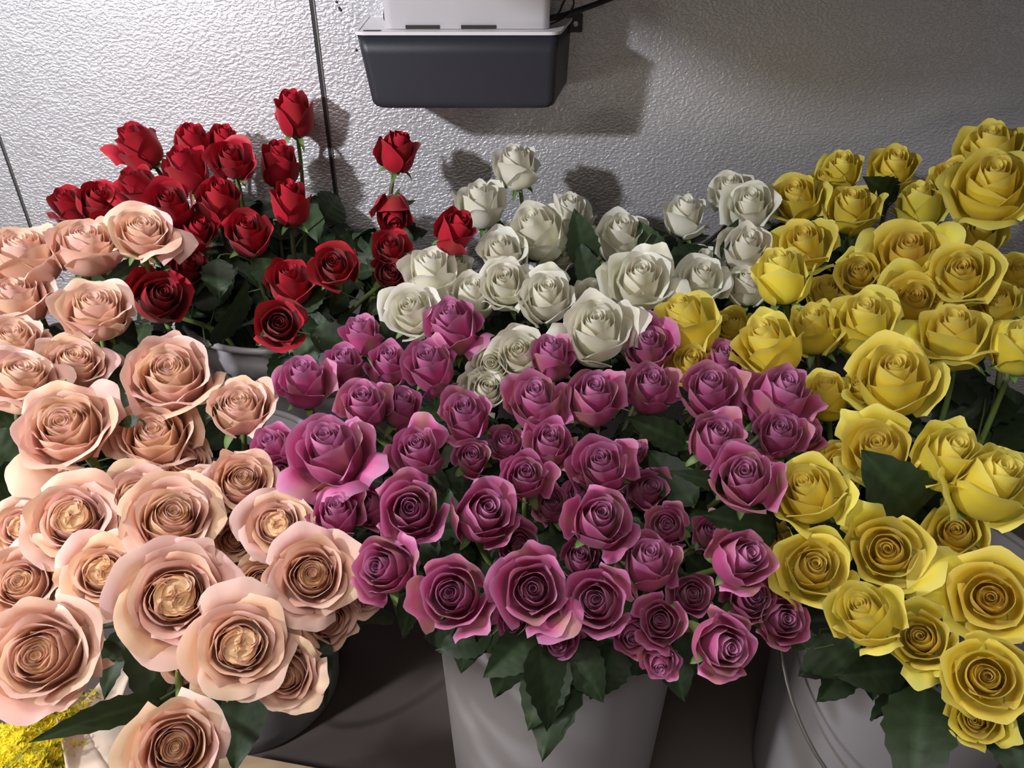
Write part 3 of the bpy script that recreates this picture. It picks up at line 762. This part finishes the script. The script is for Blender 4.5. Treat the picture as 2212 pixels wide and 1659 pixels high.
# right bunch
big_leaf('yellow', 41, 2000, 1480, .55, 1965, 1715, .50, 150, .1, .2, .4)
big_leaf('yellow', 39, 1770, 1370, .58, 1850, 1478, .56, 125, .2)
big_leaf('yellow', 39, 1740, 1400, .58, 1712, 1350, .58, 60, .2)
big_leaf('yellow', 40, 1960, 1445, .57, 1830, 1468, .55, 88, -.3)
big_leaf('yellow', 42, 2172, 1535, .54, 2215, 1700, .51, 110, .1)
big_leaf('yellow', 29, 1975, 1120, .62, 1900, 1000, .58, 150, .3)
big_leaf('yellow', 33, 1680, 1150, .62, 1540, 1110, .60, 110, .2)
big_leaf('yellow', 31, 2120, 830, .80, 1990, 770, .76, 130, .4)
big_leaf('yellow', 25, 2140, 840, .82, 2060, 900, .78, 160, .2)
big_leaf('purple', 27, 1585, 1055, .60, 1475, 1018, .57, 46, .2)
big_leaf('purple', 24, 1480, 960, .72, 1375, 905, .68, 70, .2)
big_leaf('purple', 29, 1500, 1090, .66, 1400, 960, .68, 90, .2)
big_leaf('yellow', 10, 1935, 425, .93, 1890, 395, .88, 64, .1)
big_leaf('yellow', 25, 2150, 900, .80, 2100, 1010, .76, 150, .2)
big_leaf('yellow', 24, 2230, 900, .80, 2180, 990, .74, 120, .2)
big_leaf('yellow', 6, 2050, 840, .80, 2120, 930, .78, 130, -.2)
big_leaf('peach', 9, 60, 1010, .70, -40, 930, .68, 130, .2)
big_leaf('peach', 9, 60, 1040, .70, -30, 1050, .66, 120, -.2)
big_leaf('peach', 6, 60, 900, .74, -30, 920, .70, 110, .2)
big_leaf('peach', 8, 230, 760, .80, 290, 700, .80, 90, .2)
big_leaf('peach', 8, 235, 800, .76, 300, 900, .74, 110, .2)
# white bunch
big_leaf('white', 4, 1265, 575, .90, 1248, 460, .86, 74, .2)
big_leaf('white', 4, 1290, 640, .90, 1250, 520, .87, 60, .0)
big_leaf('white', 5, 1430, 580, .92, 1385, 475, .90, 64, .3)
big_leaf('white', 5, 1440, 580, .90, 1535, 520, .90, 60, -.3)
big_leaf('white', 8, 1545, 560, .90, 1600, 475, .88, 40, .2)
# red bunch
big_leaf('red', 14, 700, 470, .96, 745, 410, 1.0, 80, .2)
big_leaf('red', 21, 590, 620, .90, 560, 520, .90, 74, .2)
big_leaf('red', 23, 460, 745, .86, 555, 632, .82, 66, .9)
big_leaf('red', 15, 470, 560, .9, 470, 640, .88, 70, .2)
big_leaf('peach', 2, 300, 560, .86, 240, 597, .80, 30, .1)
big_leaf('peach', 11, 300, 905, .66, 248, 918, .66, 26, .2)
big_leaf('peach', 12, 510, 850, .68, 440, 905, .67, 24, .2)

# ---------------------------------------------------------------- buckets
def revolve(prof, n=64):
    V, F = [], []
    for (r, z) in prof:
        for k in range(n):
            a = 2 * math.pi * k / n; V.append((r * math.cos(a), r * math.sin(a), z))
    for i in range(len(prof) - 1):
        for k in range(n): F.append((i * n + k, i * n + (k + 1) % n, (i + 1) * n + (k + 1) % n, (i + 1) * n + k))
    F.append(tuple(range(n))[::-1]); 
    F.append(tuple((len(prof) - 1) * n + k for k in range(n)))
    return V, F
WATER = simple('murky_bucket_water', (.05, .06, .04), .08)
def bucket(key, label, handle=None, bands=True):
    x, y, R, rb, h = BUCK[key]
    root = bpy.data.objects.new('flower_bucket', None); col.objects.link(root); root.location = (x, y, 0)
    tag(root, label, 'bucket', 'white flower buckets')
    w = .003
    out = [(rb - .006, .001), (rb, .006)]
    for i in range(1, 13):
        s = i / 13; out.append((rb + (R - .006 - rb) * s, .006 + (h - .05) * s))
    out += [(R - .006, h - .042), (R - .001, h - .038), (R - .001, h - .02), (R - .003, h - .016), (R - .003, h - .001)]
    inn = [(R - .006, h - .001), (rb - w, .012)]
    V, F = revolve(out + inn)
    me = mesh_np('body', V, F, M['bucket']); link('body', me, root)
    # rolled rim
    ring = []
    for k in range(65):
        a = 2 * math.pi * k / 64; ring.append(Vector((R * math.cos(a), R * math.sin(a), h)))
    V, F = tube(ring, .0042, 10, False); link('rim', mesh_np('rim', V, F, M['bucket']), root)
    V, F = revolve([(R * .9, h * .45), (R * .2, h * .45)], 48)
    if handle is not None:
        a0, drop = handle
        pts = []
        p0 = Vector((math.cos(a0), math.sin(a0), 0)) * (R + .006); pe = Vector((math.cos(a0 + math.pi), math.sin(a0 + math.pi), 0)) * (R + .006)
        fr = Vector((math.sin(a0), -math.cos(a0), 0))
        if fr.y > 0: fr = -fr
        for k in range(33):
            s = k / 32; th = math.pi * s
            pts.append(p0 * (1 + math.cos(th)) / 2 + pe * (1 - math.cos(th)) / 2 + fr * (R + .02) * math.sin(th) ** .8 + Vector((0, 0, h - .03 - drop * math.sin(th))))
        V, F = tube(pts, .0019, 8); link('handle', mesh_np('handle', V, F, M['wire']), root)
        for p in (p0, pe):
            b = [(0, -.006), (.006, -.006), (.007, .002), (.004, .005)]
            V, F = revolve([(r + .0001, z) for r, z in b], 16)
            o = link('handle_lug', mesh_np('handle_lug', V, F, M['bucket']), root)
            o.location = p - p.normalized() * .004 + Vector((0, 0, h - .03)); o.rotation_euler = (0, math.pi / 2, math.atan2(p.y, p.x))
    return root
bucket('peach', 'white bucket at lower left holding the peach roses', (math.radians(20), .16))
bucket('purple', 'white bucket in the middle front below the mauve roses')
bucket('yellow', 'white bucket at lower right with a wire handle, under the yellow roses', (math.radians(172), .14))
bucket('red', 'white bucket behind at left with its rim showing under the red roses')
bucket('white', 'white bucket behind in the middle, hidden under the white roses')
bucket('yellow_rear', 'white bucket against the wall at right, under the rear yellow roses')

# ---------------------------------------------------------------- setting
def box_mesh(name, x0, x1, y0, y1, z0, z1, m):
    V = [(x, y, z) for x in (x0, x1) for y in (y0, y1) for z in (z0, z1)]
    F = [(0, 1, 3, 2), (4, 6, 7, 5), (0, 4, 5, 1), (2, 3, 7, 6), (0, 2, 6, 4), (1, 5, 7, 3)]
    return mesh_np(name, V, F, m, smooth=False)
def structure(name, me):
    o = link(name, me); o['kind'] = 'structure'; return o
s1x, s2x = -.2537, -.709
panels = [(-1.9, s2x - .0008), (s2x + .0008, s1x - .0012), (s1x + .0012, 1.9)]
V, F = [], []
for a, b in panels:   # one wall of three sheets, edges turned in at the joints
    o = len(V)
    xs = [a, a + .0015, b - .0015, b]; ys = [.003, 0, 0, .003]
    for zz in (0, 1.9):
        for xx, yy in zip(xs, ys): V.append((xx, WALL_Y + yy, zz))
    for zz in (0, 1.9):
        V.append((a, WALL_Y + .04, zz)); V.append((b, WALL_Y + .04, zz))
    for k in range(3): F.append((o + k, o + k + 1, o + 5 + k, o + 4 + k))
    F.append((o + 8, o + 10, o + 4, o)) if False else None
F = [f for f in F if f]
me = mesh_np('wall_back', V, F, M['wall'], smooth=False); structure('wall_back', me)
structure('wall_core', box_mesh('wall_core', -1.9, 1.9, WALL_Y + .0035, WALL_Y + .04, 0, 1.9, M['dark_plastic'])).name = 'wall_backing'
for sx, w in ((s1x, .0026), (s2x, .0016)):
    me = box_mesh('trim', sx - w * .5, sx + w * .5, WALL_Y - .0012, WALL_Y + .004, 0, 1.9, M['bracket'])
    structure('trim_%d' % (1 if sx == s1x else 2), me)
    me = box_mesh('trim', sx + w * .8, sx + w * .8 + .0018, WALL_Y - .0016, WALL_Y + .004, 0, 1.9, M['wire'])
    structure('trim_%d' % (3 if sx == s1x else 4), me)
structure('floor', box_mesh('floor', -1.9, 1.9, -1.2, WALL_Y + .04, -.04, 0, M['floor']))

# unseen block added above the rear flowers to shade the upper right of the wall
structure('shade_block', box_mesh('shade_block', -.34, 1.9, .48, .92, .93, 1.9, M['bucket']))
# ---------------------------------------------------------------- wall unit: charcoal tray with white housing
def rrect(x0, x1, y0, y1, r, n=6, rb=None):
    """rounded rectangle outline, rb = radius of rear corners"""
    rb = r if rb is None else rb
    P = []
    for cx_, cy_, a0, rr in ((x1 - r, y0 + r, -90, r), (x1 - rb, y1 - rb, 0, rb), (x0 + rb, y1 - rb, 90, rb), (x0 + r, y0 + r, 180, r)):
        for k in range(n + 1):
            a = math.radians(a0 + 90 * k / n); P.append((cx_ + rr * math.cos(a), cy_ + rr * math.sin(a)))
    return P
def loft(rings, cap0=True, cap1=True):
    V, F = [], []; n = len(rings[0][0])
    for P, z in rings: V += [(x, y, z) for x, y in P]
    for i in range(len(rings) - 1):
        for k in range(n): F.append((i * n + k, i * n + (k + 1) % n, (i + 1) * n + (k + 1) % n, (i + 1) * n + k))
    if cap0: F.append(tuple(range(n))[::-1])
    if cap1: F.append(tuple((len(rings) - 1) * n + k for k in range(n)))
    return V, F
zt = CAM.z - .1276
unit = bpy.data.objects.new('drip_tray', None); col.objects.link(unit); unit.location = (-.056, 1.0, zt)
tag(unit, 'charcoal plastic tray with thin white rim fixed high on the metal wall', 'tray')
def rel(V, o): return [(x - o.location.x, y - o.location.y, z - o.location.z) for x, y, z in V]
def flare(P, k=.024):     # the right side opens towards the wall
    return [(x + (k * (y - .945) / .135 if x > -.05 else -k * .3 * (y - .945) / .135), y) for x, y in P]
rings = []
cr = .0085
for s in list(np.linspace(0, 1, 6)) + [1.6, 2.5, 4, 6, 8]:
    if s <= 1: a_ = math.pi / 2 * s; ins = cr * (1 - math.sin(a_)); h = cr * (1 - math.cos(a_))
    else: ins = 0; h = cr + (.082 - cr) * (s - 1) / 7
    e = 1 - h / .082
    rings.append((flare(rrect(-.1765 + .011 * e + ins, .0520 - .003 * e - ins, .9455 + .006 * e + ins * .4, 1.0785, .010, rb=.003)), zt - .003 - .082 * e))
V, F = loft(rings, True, False)
# inner wall and floor of the tray
inn = [(flare(rrect(-.173 + .010 * (1 - s), .049 - .004 * (1 - s), .949 + .008 * (1 - s), 1.076, .010, rb=.003)), zt - .006 - .070 * (1 - s)) for s in (1, 0)]
V2, F2 = loft(inn, False, True)
F += [tuple(i + len(V) for i in f) for f in F2]; V += V2
n_ = len(rings[0][0]); top = (len(rings) - 1) * n_; o2 = len(V) - 2 * n_
F += [(top + k, top + (k + 1) % n_, o2 + (k + 1) % n_, o2 + k) for k in range(n_)]
link('tray_body', mesh_np('tray_body', rel(V, unit), F, M['dark_plastic']), unit)
a_, b_ = flare(rrect(-.1785, .0545, .9435, 1.0795, .012, rb=.003)), flare(rrect(-.1745, .0500, .9480, 1.077, .010, rb=.003))
V = [(x, y, zt - .0034) for x, y in a_] + [(x, y, zt) for x, y in a_] + [(x, y, zt) for x, y in b_] + [(x, y, zt - .0034) for x, y in b_]
F = []
for j in range(4):
    for k in range(n_): F.append((j * n_ + k, j * n_ + (k + 1) % n_, ((j + 1) % 4) * n_ + (k + 1) % n_, ((j + 1) % 4) * n_ + k))
link('rim', mesh_np('rim', rel(V, unit), F, M['white_plastic'], smooth=False), unit)
# inner white deck the housing stands on, with an oval drain opening at left
V, F = loft([(flare(rrect(-.1740, .0495, .9485, 1.076, .010, rb=.003)), zt - .003), (flare(rrect(-.1740, .0495, .9485, 1.076, .010, rb=.003)), zt - .0006)])
link('deck', mesh_np('deck', rel(V, unit), F, M['white_plastic'], smooth=False), unit)
V, F = loft([(rrect(-.170, -.149, .953, .961, .0038), zt - .001), (rrect(-.170, -.149, .953, .961, .0038), zt - .0001)])
link('drain_opening', mesh_np('drain_opening', rel(V, unit), F, M['hole'], smooth=False), unit)

hs = bpy.data.objects.new('unit_housing', None); col.objects.link(hs); hs.location = (-.05, 1.0, zt)
tag(hs, 'off-white plastic appliance housing standing in the charcoal tray at the top', 'appliance')
hx0, hx1, hy0 = -.1475, .0435, .9675
V, F = loft([(rrect(hx0, hx1, hy0, 1.077, .010, rb=.004), zt), (rrect(hx0 - .002, hx1 + .002, hy0, 1.077, .010, rb=.004), zt + .30)])
link('housing', mesh_np('housing', rel(V, hs), F, M['white_plastic'], smooth=True), hs)
for px0, px1 in ((876, 950), (996, 1072)):
    a = at_y(px0, 58, hy0); b = at_y(px1, 58, hy0)
    me = mesh_np('vent_slot', rel([(x, y, z) for x in (a.x, b.x) for y in (hy0 - .0006, hy0 + .002) for z in (zt + .0002, zt + .0040)], hs),
                 [(0, 1, 3, 2), (4, 6, 7, 5), (0, 4, 5, 1), (2, 3, 7, 6), (0, 2, 6, 4), (1, 5, 7, 3)], M['hole'], smooth=False)
    link('vent_slot', me, hs)
a = at_y(831, 44, .985); b = at_y(831, -10, .985)
V, F = tube([a, a.lerp(b, .2), a.lerp(b, .5), b], [.0012, .002, .0014, .0014], 8)
link('clip', mesh_np('clip', rel(V, hs), F, M['black_rubber']), hs)

def cable(name, pix, r, m, label, cat, yy):
    P = [at_y(px, py, y) for (px, py), y in zip(pix, yy)]
    pts = []
    for i in range(len(P) - 1):
        p0, p3 = P[i], P[i + 1]; pm = P[max(0, i - 1)]; pn = P[min(len(P) - 1, i + 2)]
        pts += bez(p0, p0 + (p3 - pm) / 6, p3 - (pn - p0) / 6, p3, 7)[:-1]
    pts.append(P[-1])
    V, F = tube(pts, r, 8); o = link(name, mesh_np(name, V, F, m)); tag(o, label, cat); return o
cable('power_cable', [(1182, 40), (1215, 34), (1250, 22), (1300, 4), (1360, -22), (1420, -60)], .0034, M['black_rubber'],
      'thick black cable running from the white housing up to the right', 'cable', [.99, 1.0, 1.02, 1.045, 1.06, 1.065])
cable('thin_wire', [(1184, 46), (1205, 30), (1216, 8), (1228, -16), (1236, -50)], .0012, M['black_rubber'],
      'thin black wire curving up beside the housing, nearest to it', 'wire', [.985, .99, 1.0, 1.02, 1.05])
cable('thin_wire', [(1190, 52), (1222, 36), (1238, 14), (1240, -8), (1250, -50)], .0010, M['black_rubber'],
      'thin black wire looping just outside the other thin one', 'wire', [.985, .995, 1.01, 1.03, 1.05])
br = bpy.data.objects.new('wall_bracket', None); col.objects.link(br); bl = at_y(1240, 50, WALL_Y); br.location = bl
tag(br, 'small dark bracket bolted to the wall right of the tray', 'bracket')
link('plate', box_mesh('plate', -.010, .010, -.012, -.0005, -.009, .012, M['bracket']), br)
link('arm', box_mesh('arm', -.014, -.008, -.020, -.0005, -.020, .006, M['bracket']), br)
V, F = revolve([(.0001, 0), (.0035, 0), (.0035, .003), (.0001, .0035)], 6)
o = link('bolt', mesh_np('bolt', V, F, M['bolt'], smooth=False), br); o.rotation_euler = (math.pi / 2, 0, 0); o.location = (.001, -.012, .001)
for i, (px, py) in enumerate(((727, 4), (733, 17), (736, 22), (770, 108))):
    p = at_y(px, py, WALL_Y)
    V, F = revolve([(.0001, -.0012), (.0016, -.0008), (.0018, 0), (.0018, .003)], 12)
    o = link('screw', mesh_np('screw', V, F, M['bracket'])); o.location = p; o.rotation_euler = (-math.pi / 2, 0, 0)
    tag(o, ['dark screw head in the wall, topmost of the three beside the seam', 'dark screw head in the wall, middle of the three beside the seam',
            'dark screw head in the wall, lowest of the three beside the seam', 'tiny dark screw at the left edge of the charcoal tray'][i], 'screw')

# ---------------------------------------------------------------- lower left corner: paper, carton, goldenrod
def sheet(name, corners, m, thick, label, cat, nu=14, nv=14, rip=.004, seed=1):
    """folded paper between four corners (pixel x, y, depth); bulges and has a ragged top edge"""
    rg = np.random.default_rng(seed)
    A, B, C_, D = [at(*c) for c in corners]   # A-B top edge, D-C bottom edge
    nrm = (B - A).cross(D - A).normalized()
    V = []
    for i in range(nu):
        for j in range(nv):
            u, v = i / (nu - 1), j / (nv - 1)
            p = (A.lerp(B, v)).lerp(D.lerp(C_, v), u)
            p = p + nrm * (.0025 * math.sin(v * 3 + seed) * math.sin(u * 3 + 1) + .014 * abs(((v * 1.3 + u * .5 + seed * .3) % 1) - .5))
            if i == 0: p = p + (A - D).normalized() * rg.uniform(-rip, rip)
            V.append(tuple(p))
    F = grid_faces(nu, nv)
    o = link(name, mesh_np(name, V, F, m)); md = o.modifiers.new('t', 'SOLIDIFY'); md.thickness = thick
    tag(o, label, cat); return o
sheet('wrapping_paper', [(120, 1545, .56), (300, 1500, .57), (330, 1720, .50), (170, 1720, .48)], M['paper'], .0006, 'cream wrapping paper sheet at the bottom, directly beneath the long dark leaf', 'paper', seed=2)
sheet('wrapping_paper', [(120, 1560, .545), (210, 1575, .55), (350, 1720, .49), (165, 1720, .47)], M['paper'], .0006, 'greyish folded wrapping paper flap beside the goldenrod', 'paper', seed=5)
sheet('wrapping_paper', [(205, 1465, .62), (290, 1420, .63), (250, 1560, .60), (130, 1560, .585)], M['paper'], .0006, 'tan paper strip showing above the long dark leaf under the huge pink rose', 'paper', seed=3)
V = [at_z(505, 1626, .10), at_z(700, 1662, .10), at_z(700, 1900, .10), at_z(400, 1900, .10), at_z(400, 1607, .10)]
top = [tuple(p) for p in V]; bot = [(p[0], p[1], .0) for p in top]; k = len(top)
F = [tuple(range(k))[::-1], tuple(k + i for i in range(k))] + [(i, (i + 1) % k, k + (i + 1) % k, k + i) for i in range(k)]
o = link('carton', mesh_np('carton', top + bot, F, M['carton'], smooth=False)); tag(o, 'kraft coloured carton corner on the floor before the left bucket', 'carton')

M['goldenrod'] = petal_material('goldenrod_floret', .6, .35, .1)
def goldenrod(px, py, t, L, lean, label, seed):
    rg = np.random.default_rng(seed)
    tip = at(px, py, t); base = tip + Vector((lean * .3 + rg.uniform(-.02, .02), .10, -.30))
    base.z = max(base.z, .0); 
    root = bpy.data.objects.new('goldenrod_stem', None); col.objects.link(root); root.location = base
    tag(root, label, 'goldenrod', 'goldenrod sprays in the lower left corner')
    pts = bez(base, base.lerp(tip, .4) + Vector((0, 0, .03)), base.lerp(tip, .8) + Vector((0, 0, .03)), tip, 12)
    V, F = tube([p - base for p in pts], .0016, 6); link('stem', mesh_np('stem', V, F, M['stem']), root)
    V, F, C = [], [], []
    nb = 34
    for b in range(nb):
        s = 1 - .42 * (b / nb); i = min(10, int(s * 11)); p = pts[i].lerp(pts[i + 1], s * 11 - i)
        a = b * 2.4; ln = L * (.25 + .75 * (b / nb) ** .7)
        d = Vector((math.cos(a), math.sin(a) , .55)).normalized()
        tv, tf = tube([p - base, p + d * ln * .6 - base, p + d * ln + Vector((0, 0, -.1 * ln)) - base], .0005, 4, False)
        F += [tuple(x + len(V) for x in f) for f in tf]; V += tv; C += [(.22, .26, .05)] * len(tv)
        for k in range(22):
            q = p + d * ln * (.25 + .8 * rg.random()) + Vector(rg.normal(0, .0022, 3)) - base
            r = rg.uniform(.0011, .0021); cc = (.88, .76 + rg.uniform(-.08, .05), .03) if rg.random() < .78 else (.40, .42, .05)
            o0 = len(V)
            for w in range(5):   # little star
                an = w * 1.257 + rg.uniform(0, 1); e = Vector((math.cos(an), math.sin(an), rg.uniform(-.4, .9))) * r * 1.7
                V += [tuple(q), tuple(q + e + Vector((0, 0, r * .5))), tuple(q + e.cross(Vector((0, 0, 1))) * .45 + e * .5)]
                C += [cc] * 3; F.append((o0 + w * 3, o0 + w * 3 + 1, o0 + w * 3 + 2))
    o = link('florets', mesh_np('florets', V, F, M['goldenrod'], np.array(C), smooth=False), root); o['kind'] = 'stuff'
for i, (px, py, t, L, ln, lab) in enumerate([
    (10, 1500, .56, .032, -.1, 'goldenrod spray highest at the very left edge'),
    (60, 1545, .55, .030, 0, 'goldenrod spray touching the huge pink rose from below'),
    (105, 1575, .55, .026, 0, 'goldenrod spray at the tip of the long dark leaf'),
    (30, 1600, .52, .032, -.1, 'goldenrod spray in the middle of the corner'),
    (110, 1640, .52, .026, .1, 'goldenrod spray nearest the grey paper flap'),
    (60, 1650, .50, .030, 0, 'lowest goldenrod spray on the bottom edge'),
    (5, 1655, .50, .032, 0, 'goldenrod spray filling the extreme lower left corner')]):
    goldenrod(px, py, t, L, ln, lab, 50 + i)

# ---------------------------------------------------------------- light and camera
def area(name, loc, target, size, energy, rgb, shape='DISK', spread=180):
    l = bpy.data.lights.new(name, 'AREA'); l.shape = shape; l.size = size; l.energy = energy; l.color = rgb; l.spread = math.radians(spread)
    o = bpy.data.objects.new(name, l); col.objects.link(o); o.location = loc
    o.rotation_euler = (Vector(target) - Vector(loc)).to_track_quat('-Z', 'Y').to_euler(); return o
area('cooler_lamp', (-.98, -.05, 1.19), (-.16, 1.08, .66), .08, 6.4, (.93, .94, 1.0), spread=108)
area('side_window_light', (-.95, .05, .45), (-.44, .35, .38), .2, .8, (1.0, .95, .86), spread=55)
area('overhead_fill', (-.60, .36, 1.55), (-.02, .72, .5), .45, 7, (1.0, .95, .93))  # soft overhead fill added to light the bloom tops
area('top_front_fill', (-.15, -.45, 1.9), (.05, .6, .5), .5, 7, (1.0, .95, .92))  # fill added high in front to brighten the roses
area('warm_front_fill', (-.35, -1.0, 1.35), (-.1, .9, .6), .8, 1.6, (1.0, .84, .72))  # weak warm fill added from the front, not an actual doorway
w = bpy.data.worlds.new('World'); sc.world = w; w.use_nodes = True
bg = w.node_tree.nodes['Background']; bg.inputs[0].default_value = (.52, .50, .50, 1); bg.inputs[1].default_value = .26

cam = bpy.data.cameras.new('Camera'); co = bpy.data.objects.new('Camera', cam); col.objects.link(co)
co.location = CAM; co.rotation_euler = (math.pi / 2 - PITCH, 0, 0)
cam.sensor_width = 36; cam.lens = 36 * FPX / 2212; cam.clip_start = .01
sc.camera = co
vs = sc.view_settings; vs.view_transform = 'Standard'; vs.look = 'None'; vs.gamma = 1; vs.exposure = .18; vs.use_curve_mapping = False
